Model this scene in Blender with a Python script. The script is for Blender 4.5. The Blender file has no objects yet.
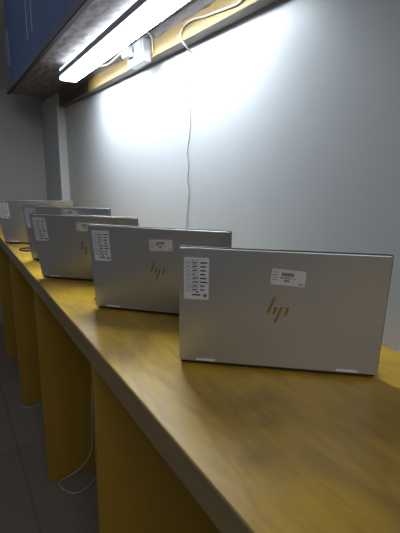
import bpy, bmesh, math, random
from mathutils import Vector, Matrix
random.seed(7)
R = math.radians
sc = bpy.context.scene
col = bpy.context.collection

# ------------------------------------------------------------------ materials
def mat(name, color, rough=0.5, metal=0.0, spec=0.5, coat=0.0, coat_rough=0.1,
        noise=None, bump=None, emit=None):
    m = bpy.data.materials.new(name); m.use_nodes = True
    nt = m.node_tree; b = nt.nodes['Principled BSDF']
    b.inputs['Base Color'].default_value = (*color, 1)
    b.inputs['Roughness'].default_value = rough
    b.inputs['Metallic'].default_value = metal
    b.inputs['Specular IOR Level'].default_value = spec
    b.inputs['Coat Weight'].default_value = coat
    b.inputs['Coat Roughness'].default_value = coat_rough
    if emit:
        b.inputs['Emission Color'].default_value = (*emit[0], 1)
        b.inputs['Emission Strength'].default_value = emit[1]
    tc = nt.nodes.new('ShaderNodeTexCoord')
    if noise:   # (scale xyz, colour2, low, high)
        mp = nt.nodes.new('ShaderNodeMapping'); mp.inputs['Scale'].default_value = noise[0]
        nz = nt.nodes.new('ShaderNodeTexNoise'); nz.inputs['Scale'].default_value = 1.0
        nz.inputs['Detail'].default_value = 6; nz.inputs['Roughness'].default_value = 0.6
        cr = nt.nodes.new('ShaderNodeValToRGB')
        cr.color_ramp.elements[0].position = noise[2]; cr.color_ramp.elements[1].position = noise[3]
        cr.color_ramp.elements[0].color = (*noise[1], 1); cr.color_ramp.elements[1].color = (*color, 1)
        nt.links.new(tc.outputs['Object'], mp.inputs['Vector'])
        nt.links.new(mp.outputs['Vector'], nz.inputs['Vector'])
        nt.links.new(nz.outputs['Fac'], cr.inputs['Fac'])
        nt.links.new(cr.outputs['Color'], b.inputs['Base Color'])
    if bump:    # (scale xyz, strength, distance)
        mp = nt.nodes.new('ShaderNodeMapping'); mp.inputs['Scale'].default_value = bump[0]
        nz = nt.nodes.new('ShaderNodeTexNoise'); nz.inputs['Scale'].default_value = 1.0
        nz.inputs['Detail'].default_value = 4
        bp = nt.nodes.new('ShaderNodeBump'); bp.inputs['Strength'].default_value = bump[1]
        bp.inputs['Distance'].default_value = bump[2]
        nt.links.new(tc.outputs['Object'], mp.inputs['Vector'])
        nt.links.new(mp.outputs['Vector'], nz.inputs['Vector'])
        nt.links.new(nz.outputs['Fac'], bp.inputs['Height'])
        nt.links.new(bp.outputs['Normal'], b.inputs['Normal'])
    return m

def wood_top():
    """yellow lacquered board with brown worn grain running obliquely"""
    m = mat('lacquered_board', (0.62, 0.41, 0.06), rough=0.36, spec=0.4, coat=0.08, coat_rough=0.2,
            bump=((18, 5, 18), 0.10, 0.002))
    nt = m.node_tree; b = nt.nodes['Principled BSDF']
    tc = nt.nodes.new('ShaderNodeTexCoord')
    def nz(scale, rot, det, dist):
        mp = nt.nodes.new('ShaderNodeMapping'); mp.inputs['Scale'].default_value = scale
        mp.inputs['Rotation'].default_value = (0, 0, rot)
        n = nt.nodes.new('ShaderNodeTexNoise'); n.inputs['Scale'].default_value = 1
        n.inputs['Detail'].default_value = det; n.inputs['Distortion'].default_value = dist
        nt.links.new(tc.outputs['Object'], mp.inputs['Vector'])
        nt.links.new(mp.outputs['Vector'], n.inputs['Vector']); return n
    def ramp(n, a, b_, ca, cb):
        r = nt.nodes.new('ShaderNodeValToRGB')
        r.color_ramp.elements[0].position = a; r.color_ramp.elements[1].position = b_
        r.color_ramp.elements[0].color = (*ca, 1); r.color_ramp.elements[1].color = (*cb, 1)
        nt.links.new(n.outputs['Fac'], r.inputs['Fac']); return r
    r1 = ramp(nz((6.5, 3.6, 3), R(24), 9, 0.7), 0.30, 0.64, (0.31, 0.185, 0.04), (0.71, 0.44, 0.04))
    r2 = ramp(nz((42, 9, 20), R(34), 10, 1.2), 0.34, 0.56, (0.82, 0.77, 0.68), (1, 1, 1))
    mx = nt.nodes.new('ShaderNodeMix'); mx.data_type = 'RGBA'; mx.blend_type = 'MULTIPLY'
    mx.inputs[0].default_value = 0.85
    nt.links.new(r1.outputs['Color'], mx.inputs[6]); nt.links.new(r2.outputs['Color'], mx.inputs[7])
    nt.links.new(mx.outputs[2], b.inputs['Base Color'])
    r3 = ramp(nz((7, 3, 5), R(20), 6, 0.5), 0.3, 0.7, (0.30,)*3, (0.46,)*3)
    nt.links.new(r3.outputs['Color'], b.inputs['Roughness'])
    return m

def floor_mat():
    m = mat('floor_tile', (0.07, 0.067, 0.062), rough=0.5, spec=0.3)
    nt = m.node_tree; b = nt.nodes['Principled BSDF']
    tc = nt.nodes.new('ShaderNodeTexCoord')
    mp = nt.nodes.new('ShaderNodeMapping'); mp.inputs['Location'].default_value = (-0.145, -0.39, 0)
    br = nt.nodes.new('ShaderNodeTexBrick'); br.offset = 0; br.squash = 1
    br.inputs['Scale'].default_value = 1
    br.inputs['Brick Width'].default_value = 0.6; br.inputs['Row Height'].default_value = 0.6
    br.inputs['Mortar Size'].default_value = 0.003
    br.inputs['Color1'].default_value = (0.24, 0.20, 0.165, 1)
    br.inputs['Color2'].default_value = (0.28, 0.245, 0.205, 1)
    br.inputs['Mortar'].default_value = (0.18, 0.15, 0.125, 1)
    nt.links.new(tc.outputs['Object'], mp.inputs['Vector'])
    nt.links.new(mp.outputs['Vector'], br.inputs['Vector'])
    nt.links.new(br.outputs['Color'], b.inputs['Base Color'])
    return m

M = dict(
    wall=mat('painted_wall', (0.60, 0.62, 0.635), rough=0.42, spec=0.35,
             noise=((1.5, 1.5, 2.5), (0.56, 0.58, 0.595), 0.35, 0.65), bump=((9, 9, 14), 0.06, 0.003)),
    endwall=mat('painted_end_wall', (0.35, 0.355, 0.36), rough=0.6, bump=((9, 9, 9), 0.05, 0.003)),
    column=mat('painted_column', (0.50, 0.52, 0.54), rough=0.5, bump=((12, 12, 12), 0.05, 0.003)),
    floor=floor_mat(), top=wood_top(),
    edge=mat('board_edge', (0.33, 0.24, 0.10), rough=0.45, noise=((40, 6, 60), (0.25, 0.175, 0.07), 0.35, 0.7)),
    panel=mat('yellow_panel', (0.35, 0.20, 0.02), rough=0.5,
              noise=((14, 14, 2.0), (0.31, 0.185, 0.014), 0.3, 0.7)),
    beam=mat('yellow_timber', (0.33, 0.215, 0.065), rough=0.5,
             noise=((30, 4, 34), (0.22, 0.14, 0.04), 0.3, 0.62)),
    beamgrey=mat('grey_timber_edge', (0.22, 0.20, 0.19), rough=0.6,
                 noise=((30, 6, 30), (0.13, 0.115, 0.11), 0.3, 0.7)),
    beamend=mat('dark_brown_timber', (0.13, 0.085, 0.05), rough=0.6, noise=((30, 6, 30), (0.07, 0.05, 0.04), 0.3, 0.7)),
    soffit=mat('grey_plank', (0.19, 0.17, 0.18), rough=0.55,
               noise=((42, 14, 20), (0.05, 0.045, 0.05), 0.36, 0.60), bump=((50, 14, 20), 0.3, 0.003)),
    blue=mat('blue_enamel', (0.24, 0.33, 0.60), rough=0.4,
             noise=((3, 3, 3), (0.19, 0.27, 0.50), 0.3, 0.7)),
    bluedark=mat('dark_blue_enamel', (0.20, 0.25, 0.40), rough=0.5),
    rail=mat('grey_rail', (0.34, 0.34, 0.38), rough=0.45, metal=0.1),
    rubber=mat('black_rubber', (0.012, 0.012, 0.013), rough=0.6),
    strip=mat('pale_strip', (0.35, 0.42, 0.6), rough=0.4, metal=0.3),
    silver=mat('laptop_aluminium', (0.53, 0.55, 0.57), rough=0.38, metal=0.78, spec=0.4,
               noise=((2500, 2500, 2500), (0.50, 0.52, 0.54), 0.3, 0.7)),
    rim=mat('laptop_bright_chamfer', (0.62, 0.62, 0.60), rough=0.3, metal=0.5),
    black=mat('black_plastic', (0.014, 0.014, 0.015), rough=0.35),
    key=mat('key_plastic', (0.05, 0.05, 0.052), rough=0.5),
    glass=mat('display_glass', (0.006, 0.006, 0.008), rough=0.08),
    gold=mat('gold_logo', (0.34, 0.22, 0.055), rough=0.35, metal=0.5),
    hinge=mat('chrome_hinge', (0.75, 0.75, 0.75), rough=0.4, metal=0.2),
    paper=mat('white_label', (0.66, 0.68, 0.72), rough=0.5),
    paperbright=mat('glossy_label', (0.64, 0.65, 0.66), rough=0.25),
    ink=mat('label_ink', (0.05, 0.055, 0.08), rough=0.5),
    greyink=mat('label_grey_ink', (0.24, 0.25, 0.30), rough=0.5),
    blueink=mat('label_blue_ink', (0.02, 0.04, 0.25), rough=0.4),
    white=mat('white_plastic', (0.42, 0.44, 0.46), rough=0.35),
    cable=mat('white_cable', (0.50, 0.49, 0.45), rough=0.4),
    dimcable=mat('grey_white_cable', (0.42, 0.38, 0.32), rough=0.5),
    alu=mat('lamp_channel', (0.55, 0.60, 0.68), rough=0.4, metal=0.1),
    diff=mat('lamp_diffuser', (0.9, 0.93, 1.0), rough=0.5, emit=((0.83, 0.92, 1.0), 33.0)),
    diffside=mat('lamp_side_lens', (0.9, 0.93, 1.0), rough=0.5, emit=((0.86, 0.93, 1.0), 5.0)),
)

# ------------------------------------------------------------------ helpers
def link(name, bm, mats, parent=None, loc=None, smooth=False, bevel=0, seg=2):
    me = bpy.data.meshes.new(name)
    bmesh.ops.recalc_face_normals(bm, faces=bm.faces)
    bm.to_mesh(me); bm.free()
    for m in (mats if isinstance(mats, (list, tuple)) else [mats]): me.materials.append(m)
    if smooth:
        for p in me.polygons: p.use_smooth = True
    o = bpy.data.objects.new(name, me); col.objects.link(o)
    if loc: o.location = loc
    if parent: o.parent = parent
    if bevel:
        md = o.modifiers.new('bevel', 'BEVEL'); md.width = bevel; md.segments = seg
        md.limit_method = 'ANGLE'; md.angle_limit = R(40)
    return o

def box(bm, x0, x1, y0, y1, z0, z1, mi=0):
    v = [bm.verts.new(p) for p in ((x0,y0,z0),(x1,y0,z0),(x1,y1,z0),(x0,y1,z0),
                                   (x0,y0,z1),(x1,y0,z1),(x1,y1,z1),(x0,y1,z1))]
    fs = []
    for q in ((0,3,2,1),(4,5,6,7),(0,1,5,4),(1,2,6,5),(2,3,7,6),(3,0,4,7)):
        f = bm.faces.new([v[i] for i in q]); f.material_index = mi; fs.append(f)
    return v

def prism(bm, pts, a, b, axis='y', mi=0):
    """polygon pts extruded between a and b along the axis"""
    def P(p, t):
        return {'y': (p[0], t, p[1]), 'z': (p[0], p[1], t), 'x': (t, p[0], p[1])}[axis]
    A = [bm.verts.new(P(p, a)) for p in pts]; B = [bm.verts.new(P(p, b)) for p in pts]
    n = len(pts)
    bm.faces.new(A).material_index = mi; bm.faces.new(B[::-1]).material_index = mi
    for i in range(n):
        bm.faces.new((A[i], B[i], B[(i+1) % n], A[(i+1) % n])).material_index = mi
    return A, B

def rrect(x0, x1, y0, y1, r, n=5):
    out = []
    for cx, cy, a0 in ((x1-r, y1-r, 0), (x0+r, y1-r, 90), (x0+r, y0+r, 180), (x1-r, y0+r, 270)):
        for i in range(n+1):
            a = R(a0 + 90*i/n); out.append((cx + r*math.cos(a), cy + r*math.sin(a)))
    return out

def cyl(bm, p0, p1, r, n=14, mi=0):
    p0, p1 = Vector(p0), Vector(p1); d = (p1-p0).normalized()
    a = d.orthogonal().normalized(); b = d.cross(a)
    A = [bm.verts.new(p0 + r*(math.cos(2*math.pi*i/n)*a + math.sin(2*math.pi*i/n)*b)) for i in range(n)]
    B = [bm.verts.new(p1 + r*(math.cos(2*math.pi*i/n)*a + math.sin(2*math.pi*i/n)*b)) for i in range(n)]
    bm.faces.new(A).material_index = mi; bm.faces.new(B[::-1]).material_index = mi
    for i in range(n):
        bm.faces.new((A[i], B[i], B[(i+1) % n], A[(i+1) % n])).material_index = mi

def smooth_path(pts, sub=7):
    P = [Vector(p) for p in pts]; P = [2*P[0]-P[1]] + P + [2*P[-1]-P[-2]]
    out = []
    for i in range(1, len(P)-2):
        for k in range(sub):
            t = k/sub; a, b, c, d = P[i-1], P[i], P[i+1], P[i+2]
            out.append(0.5*((2*b) + (c-a)*t + (2*a-5*b+4*c-d)*t*t + (3*b-a-3*c+d)*t**3))
    out.append(P[-2]); return out

def tube(bm, pts, r, n=8, sub=7):
    path = smooth_path(pts, sub); rings = []
    a = None
    for i, p in enumerate(path):
        d = (path[min(i+1, len(path)-1)] - path[max(i-1, 0)]).normalized()
        a = d.orthogonal().normalized() if a is None else (a - d*a.dot(d)).normalized()
        b = d.cross(a)
        rings.append([bm.verts.new(p + r*(math.cos(2*math.pi*k/n)*a + math.sin(2*math.pi*k/n)*b)) for k in range(n)])
    for A, B in zip(rings, rings[1:]):
        for k in range(n): bm.faces.new((A[k], B[k], B[(k+1) % n], A[(k+1) % n]))
    bm.faces.new(rings[0]); bm.faces.new(rings[-1][::-1])

def thing(name, label, cat, loc=(0, 0, 0), rz=0, group=None):
    o = bpy.data.objects.new(name, None); col.objects.link(o); o.empty_display_size = 0.05
    o.location = loc; o.rotation_euler = (0, 0, rz)
    return tag(o, label, cat, group)
def tag(o, label, cat, group=None):
    o['label'] = label; o['category'] = cat
    if group: o['group'] = group
    return o
def struct(o): o['kind'] = 'structure'; return o
def children(o): return [c for c in bpy.data.objects if c.parent == o]
def copy_tree(o, parent=None):
    c = o.copy(); col.objects.link(c); c.parent = parent
    for ch in children(o): copy_tree(ch, c)
    return c

# ------------------------------------------------------------------ measures
CZ = 1.09               # camera height
TOP = CZ - 0.319        # worktop surface
XW = 0.697              # wall beside the worktop
XE = 0.208              # front edge of the worktop
YEND = 3.19             # end wall
SOF = CZ + 0.478        # underside of the overhead cupboards
XC = 0.404              # front of the overhead cupboards

# ------------------------------------------------------------------ setting
bm = bmesh.new(); box(bm, -5, XW, -5, YEND, -0.05, 0); struct(link('floor', bm, M['floor']))
bm = bmesh.new(); box(bm, XW, XW+0.12, -1.6, YEND+0.12, -0.05, 2.6); struct(link('wall_right', bm, M['wall']))
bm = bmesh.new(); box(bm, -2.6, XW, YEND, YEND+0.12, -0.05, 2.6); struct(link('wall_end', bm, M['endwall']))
# pilaster in the corner
bm = bmesh.new(); box(bm, 0.642, XW, 2.73, YEND, 0, SOF-0.001)
struct(link('trim_1', bm, M['column'], bevel=0.006))

# ------------------------------------------------------------------ worktop and supports
bm = bmesh.new()
box(bm, XE, XW, -0.35, YEND-0.002, TOP-0.047, TOP)
for f in bm.faces:
    f.normal_update()
    f.material_index = 0 if f.normal.z > 0.5 else 1
o = link('worktop', bm, [M['top'], M['edge']], bevel=0.0035, seg=3)
tag(o, 'long glossy yellow-brown lacquered worktop running along the wall under the laptops', 'counter')

for i, (y, lab) in enumerate([
        (0.725, 'nearest yellow upright panel holding up the worktop, its foot below the frame'),
        (1.335, 'second nearest yellow support panel, white cable looping at its foot'),
        (1.915, 'third yellow support panel back, thin cable lying at its foot'),
        (2.49, 'farthest visible yellow support panel under the worktop, at left frame edge'),
        (0.10, None)]):
    if lab is None: continue
    bm = bmesh.new(); box(bm, XE+0.004, XW-0.001, y, y+0.018, 0, TOP-0.047)
    o = link('support_panel', bm, M['panel'], bevel=0.0015)
    tag(o, lab, 'panel', 'yellow panels under the worktop')

# ------------------------------------------------------------------ ledger beam on the wall
bz0, bz1 = CZ+0.391, CZ+0.446
root = thing('timber_beam', 'yellow painted timber beam fixed along top of the wall under the cupboards', 'beam', (0.676, 1.0, bz0))
bm = bmesh.new(); box(bm, 0.656-0.676, XW-0.676, -1.3, 1.12, 0.0, bz1-bz0)
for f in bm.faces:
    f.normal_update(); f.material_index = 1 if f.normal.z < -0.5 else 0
link('board', bm, [M['beam'], M['beamgrey']], root, bevel=0.002)
bm = bmesh.new(); box(bm, 0.657-0.676, XW-0.676, 1.12, 1.72, 0.0005, bz1-bz0-.0005)  # far end of the beam, coloured darker brown than the rest
link('brown_board_end', bm, M['beamend'], root, bevel=0.002)['label'] = 'dark brown end of the beam'
bm = bmesh.new(); box(bm, 0.659-0.676, XW-0.676, -1.3, 1.72, bz1-bz0, SOF-bz0-0.001)
link('packing_strip', bm, M['beamgrey'], root)
# ragged grey splinter line along the upper board edge
bm = bmesh.new()
rng = random.Random(3)
for y in [(-0.62+0.1*k) for k in range(17)]:
    y += rng.uniform(-.04, .04); w = rng.uniform(.02, .16); h = rng.uniform(.001, .006)
    prism(bm, [(y, bz1-bz0+.002), (y+w*.4, bz1-bz0-h), (y+w, bz1-bz0+.002)], 0.6553-0.676, 0.6565-0.676, 'x')
link('flaked_paint', bm, M['soffit'], root)

# ------------------------------------------------------------------ overhead cupboards
YC = 2.95
root = thing('overhead_cupboard', 'dark blue overhead cupboard run with grey plank underside, above the worktop', 'cupboard', (XC, 1.2, SOF))
def L(x, y, z): return (x-XC, y-1.2, z-SOF)
def rbox(bm, x0, x1, y0, y1, z0, z1, mi=0):
    return box(bm, x0-XC, x1-XC, y0-1.2, y1-1.2, z0-SOF, z1-SOF, mi)
CT = SOF+0.62
bm = bmesh.new(); rbox(bm, XC+0.004, XW-0.002, -0.5, YC, SOF, SOF+0.018)
link('plank_underside', bm, M['soffit'], root)
bm = bmesh.new(); rbox(bm, XC+0.02, XW-0.002, -0.5, YC, SOF+0.018, CT)
link('carcass', bm, M['blue'], root)
segs = [(-0.5, 0.62), (0.62, 1.385), (1.385, 2.16), (2.16, YC)]
bm = bmesh.new(); rbox(bm, XC-0.010, XC+0.004, -0.5, 1.452, SOF-0.004, SOF+0.030)
link('edge_rail', bm, M['rail'], root, bevel=0.002)
bm = bmesh.new(); rbox(bm, XC-0.008, XC+0.004, 1.458, YC, SOF-0.004, SOF+0.026)
link('edge_rail', bm, M['rail'], root, bevel=0.002)
bm = bmesh.new(); rbox(bm, XC-0.0115, XC+0.0045, -0.5, YC, SOF-0.0095, SOF-0.004)
link('edge_seal', bm, M['rubber'], root)
# door leaves with slim vertical pulls in pairs
seams = [-0.5, 0.10, 0.78, 1.46, 2.145, 2.83]
for a, b in zip(seams, seams[1:]):
    bm = bmesh.new(); rbox(bm, XC, XC+0.018, a+.0015, b-.0015, SOF+0.03, CT)
    d = link('door', bm, M['blue'], root, bevel=0.0015)
for y, z0, z1 in ((2.20, .600, .86), (2.085, .605, .86), (2.87, .625, .80), (2.80, .605, .80)):
    bm = bmesh.new(); rbox(bm, XC-0.0035, XC, y-.0011, y+.0011, CZ+z0, CZ+z1)
    link('door_pull', bm, M['strip'], root)
bm = bmesh.new(); cyl(bm, L(XC-.004, 2.66, CZ+.572), L(XC, 2.66, CZ+.572), .008)
link('lock', bm, M['strip'], root)

# cupboard on the end wall
root = thing('end_wall_cupboard', 'dark blue-grey cupboard hung high on the end wall, at left frame edge', 'cupboard', (-0.3, 2.92, CZ+0.505))
bm = bmesh.new(); box(bm, -1.0, 0.64, 0.012, 0.268, 0, 0.6); link('carcass', bm, M['bluedark'], root)
for a, b in ((-1.0, -0.46), (-0.456, 0.09), (0.094, 0.64)):
    bm = bmesh.new(); box(bm, a, b, 0, 0.011, 0.004, 0.6); link('door', bm, M['bluedark'], root, bevel=0.002)

# ------------------------------------------------------------------ batten light
FY0, FY1 = 0.84, 2.04
root = thing('batten_light', 'lit white LED batten lamp mounted under the plank underside of the cupboards', 'lamp', (0.54, (FY0+FY1)/2, CZ+0.4195))
root.rotation_euler = (R(-0.86), 0, 0)
hl = (FY1-FY0)/2; w = 0.039
bm = bmesh.new()
prof = [(-w, .015), (-w, .005), (-w+.006, 0), (w-.006, 0), (w, .005), (w, .015)]
prism(bm, prof, -hl+.004, hl-.004, 'y'); 
for f in bm.faces:
    f.normal_update(); f.material_index = 0 if all(v.co.z < .0051 for v in f.verts) else 1
link('diffuser', bm, [M['diff'], M['diffside']], root)
bm = bmesh.new(); box(bm, -w-.001, w+.001, -hl+.003, hl-.003, .015, .038); link('channel', bm, M['alu'], root, bevel=.001)
bm = bmesh.new(); box(bm, -w+.002, w-.002, -hl+.004, hl-.004, .038, .047); link('upper_diffuser', bm, M['diffside'], root)
for s in (-1, 1):
    bm = bmesh.new(); y = s*hl; box(bm, -w-.0005, w+.0005, min(y, y-s*.004), max(y, y-s*.004), .001, .047)
    link('end_cap', bm, M['white'], root, bevel=.001)
for y in (-.4, .4):
    bm = bmesh.new(); box(bm, -.012, .012, y-.01, y+.01, .047, .0573+y*.015)
    link('mounting_clip', bm, M['alu'], root)

# ------------------------------------------------------------------ socket box with plug, cables
root = thing('socket_box', 'white surface socket box on the beam with a plug pushed in', 'socket', (0.656, 1.465, CZ+0.376))
bm = bmesh.new(); box(bm, -.032, 0, -.075, .055, 0, .075); link('box', bm, M['white'], root, bevel=.004, seg=3)
bm = bmesh.new(); box(bm, -.036, -.032, -.062, .05, .006, .070); link('faceplate', bm, M['white'], root, bevel=.0015)
bm = bmesh.new(); box(bm, -.062, -.036, -.005, .045, .026, .066); link('plug', bm, M['white'], root, bevel=.006, seg=3)
bm = bmesh.new(); tube(bm, [(-.03, -.03, .075), (-.028, -.055, .088), (-.01, -.07, .094), (-.004, -.09, .07), (-.003, -.095, .03)], .003)
link('lead', bm, M['cable'], root, smooth=True)

bm = bmesh.new()
tube(bm, [(0.58, 1.98, CZ+.440), (0.60, 1.90, CZ+.436), (0.61, 1.82, CZ+.440), (0.615, 1.72, CZ+.430),
          (0.615, 1.63, CZ+.434), (0.605, 1.56, CZ+.432), (0.600, 1.51, CZ+.424), (0.603, 1.495, CZ+.420)], .0038)
tag(link('lamp_cord', bm, M['cable'], smooth=True), 'short white cord from the batten lamp to the socket plug', 'cable')

bm = bmesh.new()
tube(bm, [(.692, 1.187, CZ+.373), (.672, 1.170, CZ+.374), (.653, 1.155, CZ+.379), (.651, 1.174, CZ+.397), (.651, 1.172, CZ+.414), (.651, 1.147, CZ+.428),
          (.651, 1.095, CZ+.429), (.651, 1.046, CZ+.421), (.651, .997, CZ+.416), (.651, .942, CZ+.410), (.651, .891, CZ+.406),
          (.651, .86, CZ+.411), (.651, .78, CZ+.415), (.651, .5, CZ+.41)], .0028)
tag(link('beam_cable', bm, M['cable'], smooth=True), 'white cable looping along the yellow beam to the right of the socket', 'cable')

root = thing('wall_wire', 'thin pale wire hanging down the wall from a nail below the beam', 'wire', (0.694, 1.187, CZ+.371))
bm = bmesh.new()
tube(bm, [(0, 0, 0), (.001, .003, -.06), (.001, .004, -.14), (.0, -.004, -.20), (.001, .004, -.25), (0, .014, -.30), (.0, .004, -.345),
          (.001, .012, -.39), (.0, 0, -.43), (.001, .012, -.50), (.0, .013, -.56), (-.001, .010, -.680)], .0016, n=6)
link('strand', bm, M['dimcable'], root, smooth=True)
bm = bmesh.new(); cyl(bm, (.003, 0, .0), (-.010, 0, .002), .0028); link('nail', bm, M['alu'], root)

bm = bmesh.new()
tube(bm, [(.39, 1.10, .716), (.366, 1.15, .60), (.362, 1.25, .42), (.364, 1.29, .25), (.362, 1.30, .12), (.340, 1.305, .06), (.30, 1.326, .012),
          (.25, 1.322, .004), (.243, 1.30, .004), (.252, 1.268, .004), (.277, 1.237, .004), (.324, 1.241, .004), (.367, 1.27, .004),
          (.43, 1.27, .004), (.5, 1.2, .004)], .0026)
tag(link('floor_cable', bm, M['dimcable'], smooth=True), 'thin white cable hanging behind nearest panel and looping on the floor', 'cable')
bm = bmesh.new()
tube(bm, [(.207, 1.90, .003), (.238, 1.874, .003), (.284, 1.878, .003), (.36, 1.86, .003), (.45, 1.80, .003)], .0024)
tag(link('floor_cable', bm, M['dimcable'], smooth=True), 'short thin cable on the floor at the foot of third panel', 'cable')
bm = bmesh.new()
z = TOP+.0035
tube(bm, [(.36, 1.765, z), (.30, 1.745, z), (.272, 1.745, z), (.250, 1.762, z), (.240, 1.79, z), (.25, 1.815, z), (.275, 1.818, z), (.31, 1.81, z), (.34, 1.825, z)], .003)
tag(link('black_cable', bm, M['rubber'], smooth=True), 'small black cable loop lying on worktop between the two farthest laptops', 'cable')

# ------------------------------------------------------------------ laptop
W, LH, D = 0.3235, 0.198, 0.205
def make_laptop():
    root = thing('laptop', 'x', 'laptop', group='open silver laptops standing in a row on the worktop')
    # base
    bm = bmesh.new(); prism(bm, rrect(0, W, .0078, D, .010), .0042, .0150, 'z')
    link('base', bm, M['silver'], root, bevel=.0012)
    base = children(root)[0]
    bm = bmesh.new(); prism(bm, rrect(.02, W-.02, .035, .130, .004), .0150, .0153, 'z')
    kw = (W-.046)/14
    for r in range(6):
        y0 = .124 - .003 - 0; y = .037 + r*.0152
        if r == 5:
            xs = [(0, 1), (1, 2), (2, 3), (3, 9), (9, 10), (10, 11), (11, 12), (12, 13), (13, 14)]
        else: xs = [(k, k+1) for k in range(14)]
        for a, b in xs: box(bm, .023+a*kw+.001, .023+b*kw-.001, y+.001, y+.0140, .0153, .0164)
    link('keyboard', bm, M['key'], base)
    bm = bmesh.new(); prism(bm, rrect(.105, .218, .138, .198, .004), .0150, .0152, 'z'); link('touchpad', bm, M['rim'], base)
    for x in (.03, W-.055):
        bm = bmesh.new(); prism(bm, rrect(x, x+.025, .02, .026, .002), 0, .0042, 'z'); link('rubber_foot', bm, M['rubber'], base)
        bm = bmesh.new(); prism(bm, rrect(x, x+.025, D-.02, D-.014, .002), 0, .0042, 'z'); link('rubber_foot', bm, M['rubber'], base)
    # dark hinge trough between lid and base
    bm = bmesh.new(); box(bm, .003, W-.003, .0015, .0085, .0042, .0110); link('hinge_cover', bm, M['black'], root)
    # lid, origin on its lower outer edge
    lid_bm = bmesh.new()
    outl = rrect(0, W, 0, LH, .003)
    A, B = prism(lid_bm, outl, 0, .0030, 'y')
    lid = link('lid', lid_bm, M['silver'], root, (0, 0, .008), bevel=.0009)
    bm = bmesh.new()      # bright chamfer around the lid edge
    prism(bm, rrect(-.0003, W+.0003, -.0002, LH+.0003, .0032), .0014, .0028, 'y'); link('chamfer', bm, M['rim'], lid)
    bm = bmesh.new(); prism(bm, rrect(-.0006, W+.0016, .001, LH+.0014, .0038), .0030, .0062, 'y'); link('bezel', bm, M['black'], lid)
    bm = bmesh.new(); box(bm, .009, W-.009, .0062, .0064, .02, LH-.009); link('display', bm, M['glass'], lid)
    # logo: four slanted strokes
    bm = bmesh.new(); hw = .0021
    for (x1, z1), (x0, z0) in (((.1547, .1238), (.1452, .0965)), ((.1580, .1060), (.1542, .0952)),
                               ((.1665, .1070), (.1570, .0795)), ((.1765, .1070), (.1725, .0930))):
        prism(bm, [(x0-hw, z0), (x0+hw, z0), (x1+hw, z1), (x1-hw, z1)], -.0004, .0002, 'y')
    # small shoulders joining the strokes of each letter
    for x, z in ((.1555, .1060), (.1738, .1070)):
        prism(bm, [(x-.0022, z-.0016), (x+.0035, z-.0016), (x+.0041, z), (x-.0016, z)], -.0004, .0002, 'y')
    link('logo', bm, M['gold'], lid)['label'] = 'gold slanted-stroke logo on the lid'
    # service label, origin at its top left corner
    bm = bmesh.new(); w, h = .0405, .0705
    prism(bm, rrect(0, w, -h, 0, .002), -.0002, .0001, 'y', 0)
    def bar(x0, x1, z0, z1, mi, d=-.0003): box(bm, x0, x1, d, -.0001, z0, z1, mi)
    rg = random.Random(11)
    t = .00035
    for k in range(9):
        zz = -.005 - k*.0065; bar(.003, .0235, zz-t, zz+t, 2)
    for x in (.003, .0135, .0235): bar(x-t, x+t, -.057, -.003, 2)
    for k in range(8):
        zz = -.0085 - k*.0065
        x = .0045
        bar(x, x+rg.uniform(.005, .008), zz-.0008, zz+.0008, 2)
        bar(.0145, .0145+rg.uniform(.004, .0085), zz-.0011, zz+.0011, 1)
        bar(.0265, .0265+rg.uniform(.006, .0115), zz-.0012, zz+.0012, 1)
    bar(.013, .0275, -.0640, -.0615, 1)
    bar(.020, .0235, -.0595, -.0565, 1)
    n = 16; ring = [(.0345+.0031*math.cos(2*math.pi*i/n), -.0635+.0031*math.sin(2*math.pi*i/n)) for i in range(n)]
    prism(bm, ring, -.00035, -.0001, 'y', 3)
    prism(bm, [(.0335, -.0655), (.0342, -.0655), (.0353, -.0615), (.0346, -.0615)], -.00045, -.0003, 'y', 0)
    link('service_label', bm, [M['paper'], M['ink'], M['greyink'], M['blueink']], lid, (.0083, 0, .1827))
    # asset tag, origin at its centre
    bm = bmesh.new()
    prism(bm, rrect(-.0265, .0265, -.0128, .0128, .0015), -.0002, .0001, 'y', 0)
    x = -.0105
    while x < .0085:
        wd = rg.choice((.0005, .0008, .0012)); bar(x, x+wd, .0020, .0078, 1); x += wd+rg.choice((.0004, .0007))
    bar(-.0135, .0050, -.0016, -.0003, 1); bar(.0065, .0115, -.0018, -.0006, 2)
    bar(-.0055, -.0025, -.0068, -.0040, 1); bar(-.0015, .0015, -.0068, -.0040, 1)
    for k in range(4): bar(-.0245, -.0165, .0070-k*.0042, .0082-k*.0042, 2)
    bar(.0175, .0235, -.0095, -.0080, 1)
    link('asset_tag', bm, [M['paperbright'], M['ink'], M['greyink']], lid, (.1735, 0, .1565))
    # hinges in view at the foot of the lid
    for x0, x1 in ((.0285, .0620), (.2590, .2935)):
        bm = bmesh.new(); prism(bm, rrect(x0, x1, .0024, .0052, .0010), -.0026, .004, 'y')
        link('hinge', bm, M['hinge'], lid, bevel=.0006)
    return root

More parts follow.
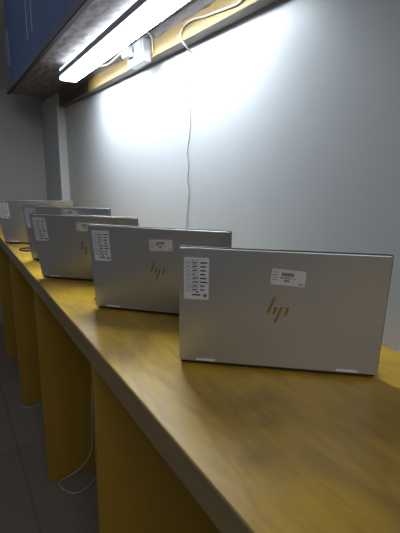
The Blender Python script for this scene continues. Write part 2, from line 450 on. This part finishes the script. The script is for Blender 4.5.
fit = [  # x, y, rotation, lid tilt
    (0.31400, 0.56385, -0.69858, 0.055, 'nearest and largest silver laptop, closest to camera, both chrome hinges in full view'),
    (0.28084, 0.91602, -0.79178, 0.125, 'second nearest silver laptop, right behind the nearest and partly hidden by it'),
    (0.22832, 1.27436, -0.75515, 0.236, 'third silver laptop from camera, darker lid, middle of the row'),
    (0.24792, 1.56118, -0.74133, 0.195, 'fourth silver laptop, mostly hidden behind third, only top and left edge showing'),
    (0.20791, 1.98878, -0.52397, 0.286, 'farthest laptop of the row, its white label cut by the left frame edge'),
]
proto = make_laptop()
labs = {0: ((.0083, .1827, 0), (.1735, .1565, -3.6)), 1: ((.0092, .1865, 0.5), (.1710, .1610, 3.0)),
        2: ((.0075, .1890, -1), (.1690, .1670, 1.0)), 3: ((.0080, .1905, 0), (.1790, .1760, -9)),
        4: ((.0085, .1875, -2), (.1720, .1640, 2))}
roots = [proto] + [copy_tree(proto) for _ in fit[1:]]
for i, (r, (x, y, rz, t, lab)) in enumerate(zip(roots, fit)):
    r.location = (x, y, TOP); r.rotation_euler = (0, 0, rz); r['label'] = lab
    for c in children(r):
        if c.name.startswith('lid'):
            c.rotation_euler = (t, 0, 0)
            for s in children(c):
                if s.name.startswith('service_label'):
                    a = labs[i][0]; s.location = (a[0], 0, a[1]); s.rotation_euler = (0, R(-a[2]), 0)
                if s.name.startswith('asset_tag'):
                    a = labs[i][1]; s.location = (a[0], 0, a[1]); s.rotation_euler = (0, R(-a[2]), 0)
# small black dongle plugged into the left edge of the second laptop
u = Vector((math.cos(fit[1][2]), math.sin(fit[1][2]), 0)); nrm = Vector((-u.y, u.x, 0))
p = Vector((fit[1][0], fit[1][1], TOP+.0095)) + nrm*.05
bm = bmesh.new(); cyl(bm, p-u*.0005, p-u*.012, .0035); cyl(bm, p-u*.012, p-u*.022, .0048)
tube(bm, [p-u*.020, p-u*.03+Vector((0, .002, -.003)), p-u*.032+nrm*.02+Vector((0, 0, -.006)), p-u*.01+nrm*.06+Vector((0, 0, -.0065)), p+nrm*.12-u*.01+Vector((0, 0, -.0065))], .0018)
tag(link('charger_plug', bm, M['rubber'], smooth=True), 'small black charger plug in left side of the second nearest laptop', 'plug')

# ------------------------------------------------------------------ light
w_ = bpy.data.worlds.new('world'); sc.world = w_; w_.use_nodes = True
bg = w_.node_tree.nodes['Background']
bg.inputs['Color'].default_value = (0.58, 0.65, 0.78, 1); bg.inputs['Strength'].default_value = 0.13
def area(name, loc, tgt, sx, sy, power, color):
    l = bpy.data.lights.new(name, 'AREA'); l.shape = 'RECTANGLE'; l.size = sx; l.size_y = sy
    l.energy = power; l.color = color
    o = bpy.data.objects.new(name, l); col.objects.link(o); o.location = loc
    o.rotation_euler = (Vector(tgt)-Vector(loc)).to_track_quat('-Z', 'Y').to_euler(); return o
area('room_fill_light', (-0.5, -1.7, 2.35), (0.2, 1.3, 0.5), 1.2, 0.6, 10.5, (1.0, 0.95, 0.90))  # unseen fill light added behind the camera to stand in for room ambient

# ------------------------------------------------------------------ camera
cam = bpy.data.cameras.new('camera'); cam.sensor_width = 36; cam.sensor_fit = 'HORIZONTAL'
cam.lens = 405/400*36; cam.clip_start = 0.02
co = bpy.data.objects.new('camera', cam); col.objects.link(co)
rot = Matrix(((0.8498506864045289, 0.1025902568118958, -0.5169420180494333),
              (-0.5267486734134859, 0.19702033714884257, -0.8268729175676812),
              (0.017018985718432463, 0.9750170388034385, 0.22147715044241048)))
co.matrix_world = Matrix.Translation((0, 0, CZ)) @ rot.to_4x4()
sc.camera = co
sc.view_settings.view_transform = 'Standard'; sc.view_settings.look = 'None'
sc.view_settings.exposure = 0.4; sc.view_settings.gamma = 1; sc.view_settings.use_curve_mapping = False
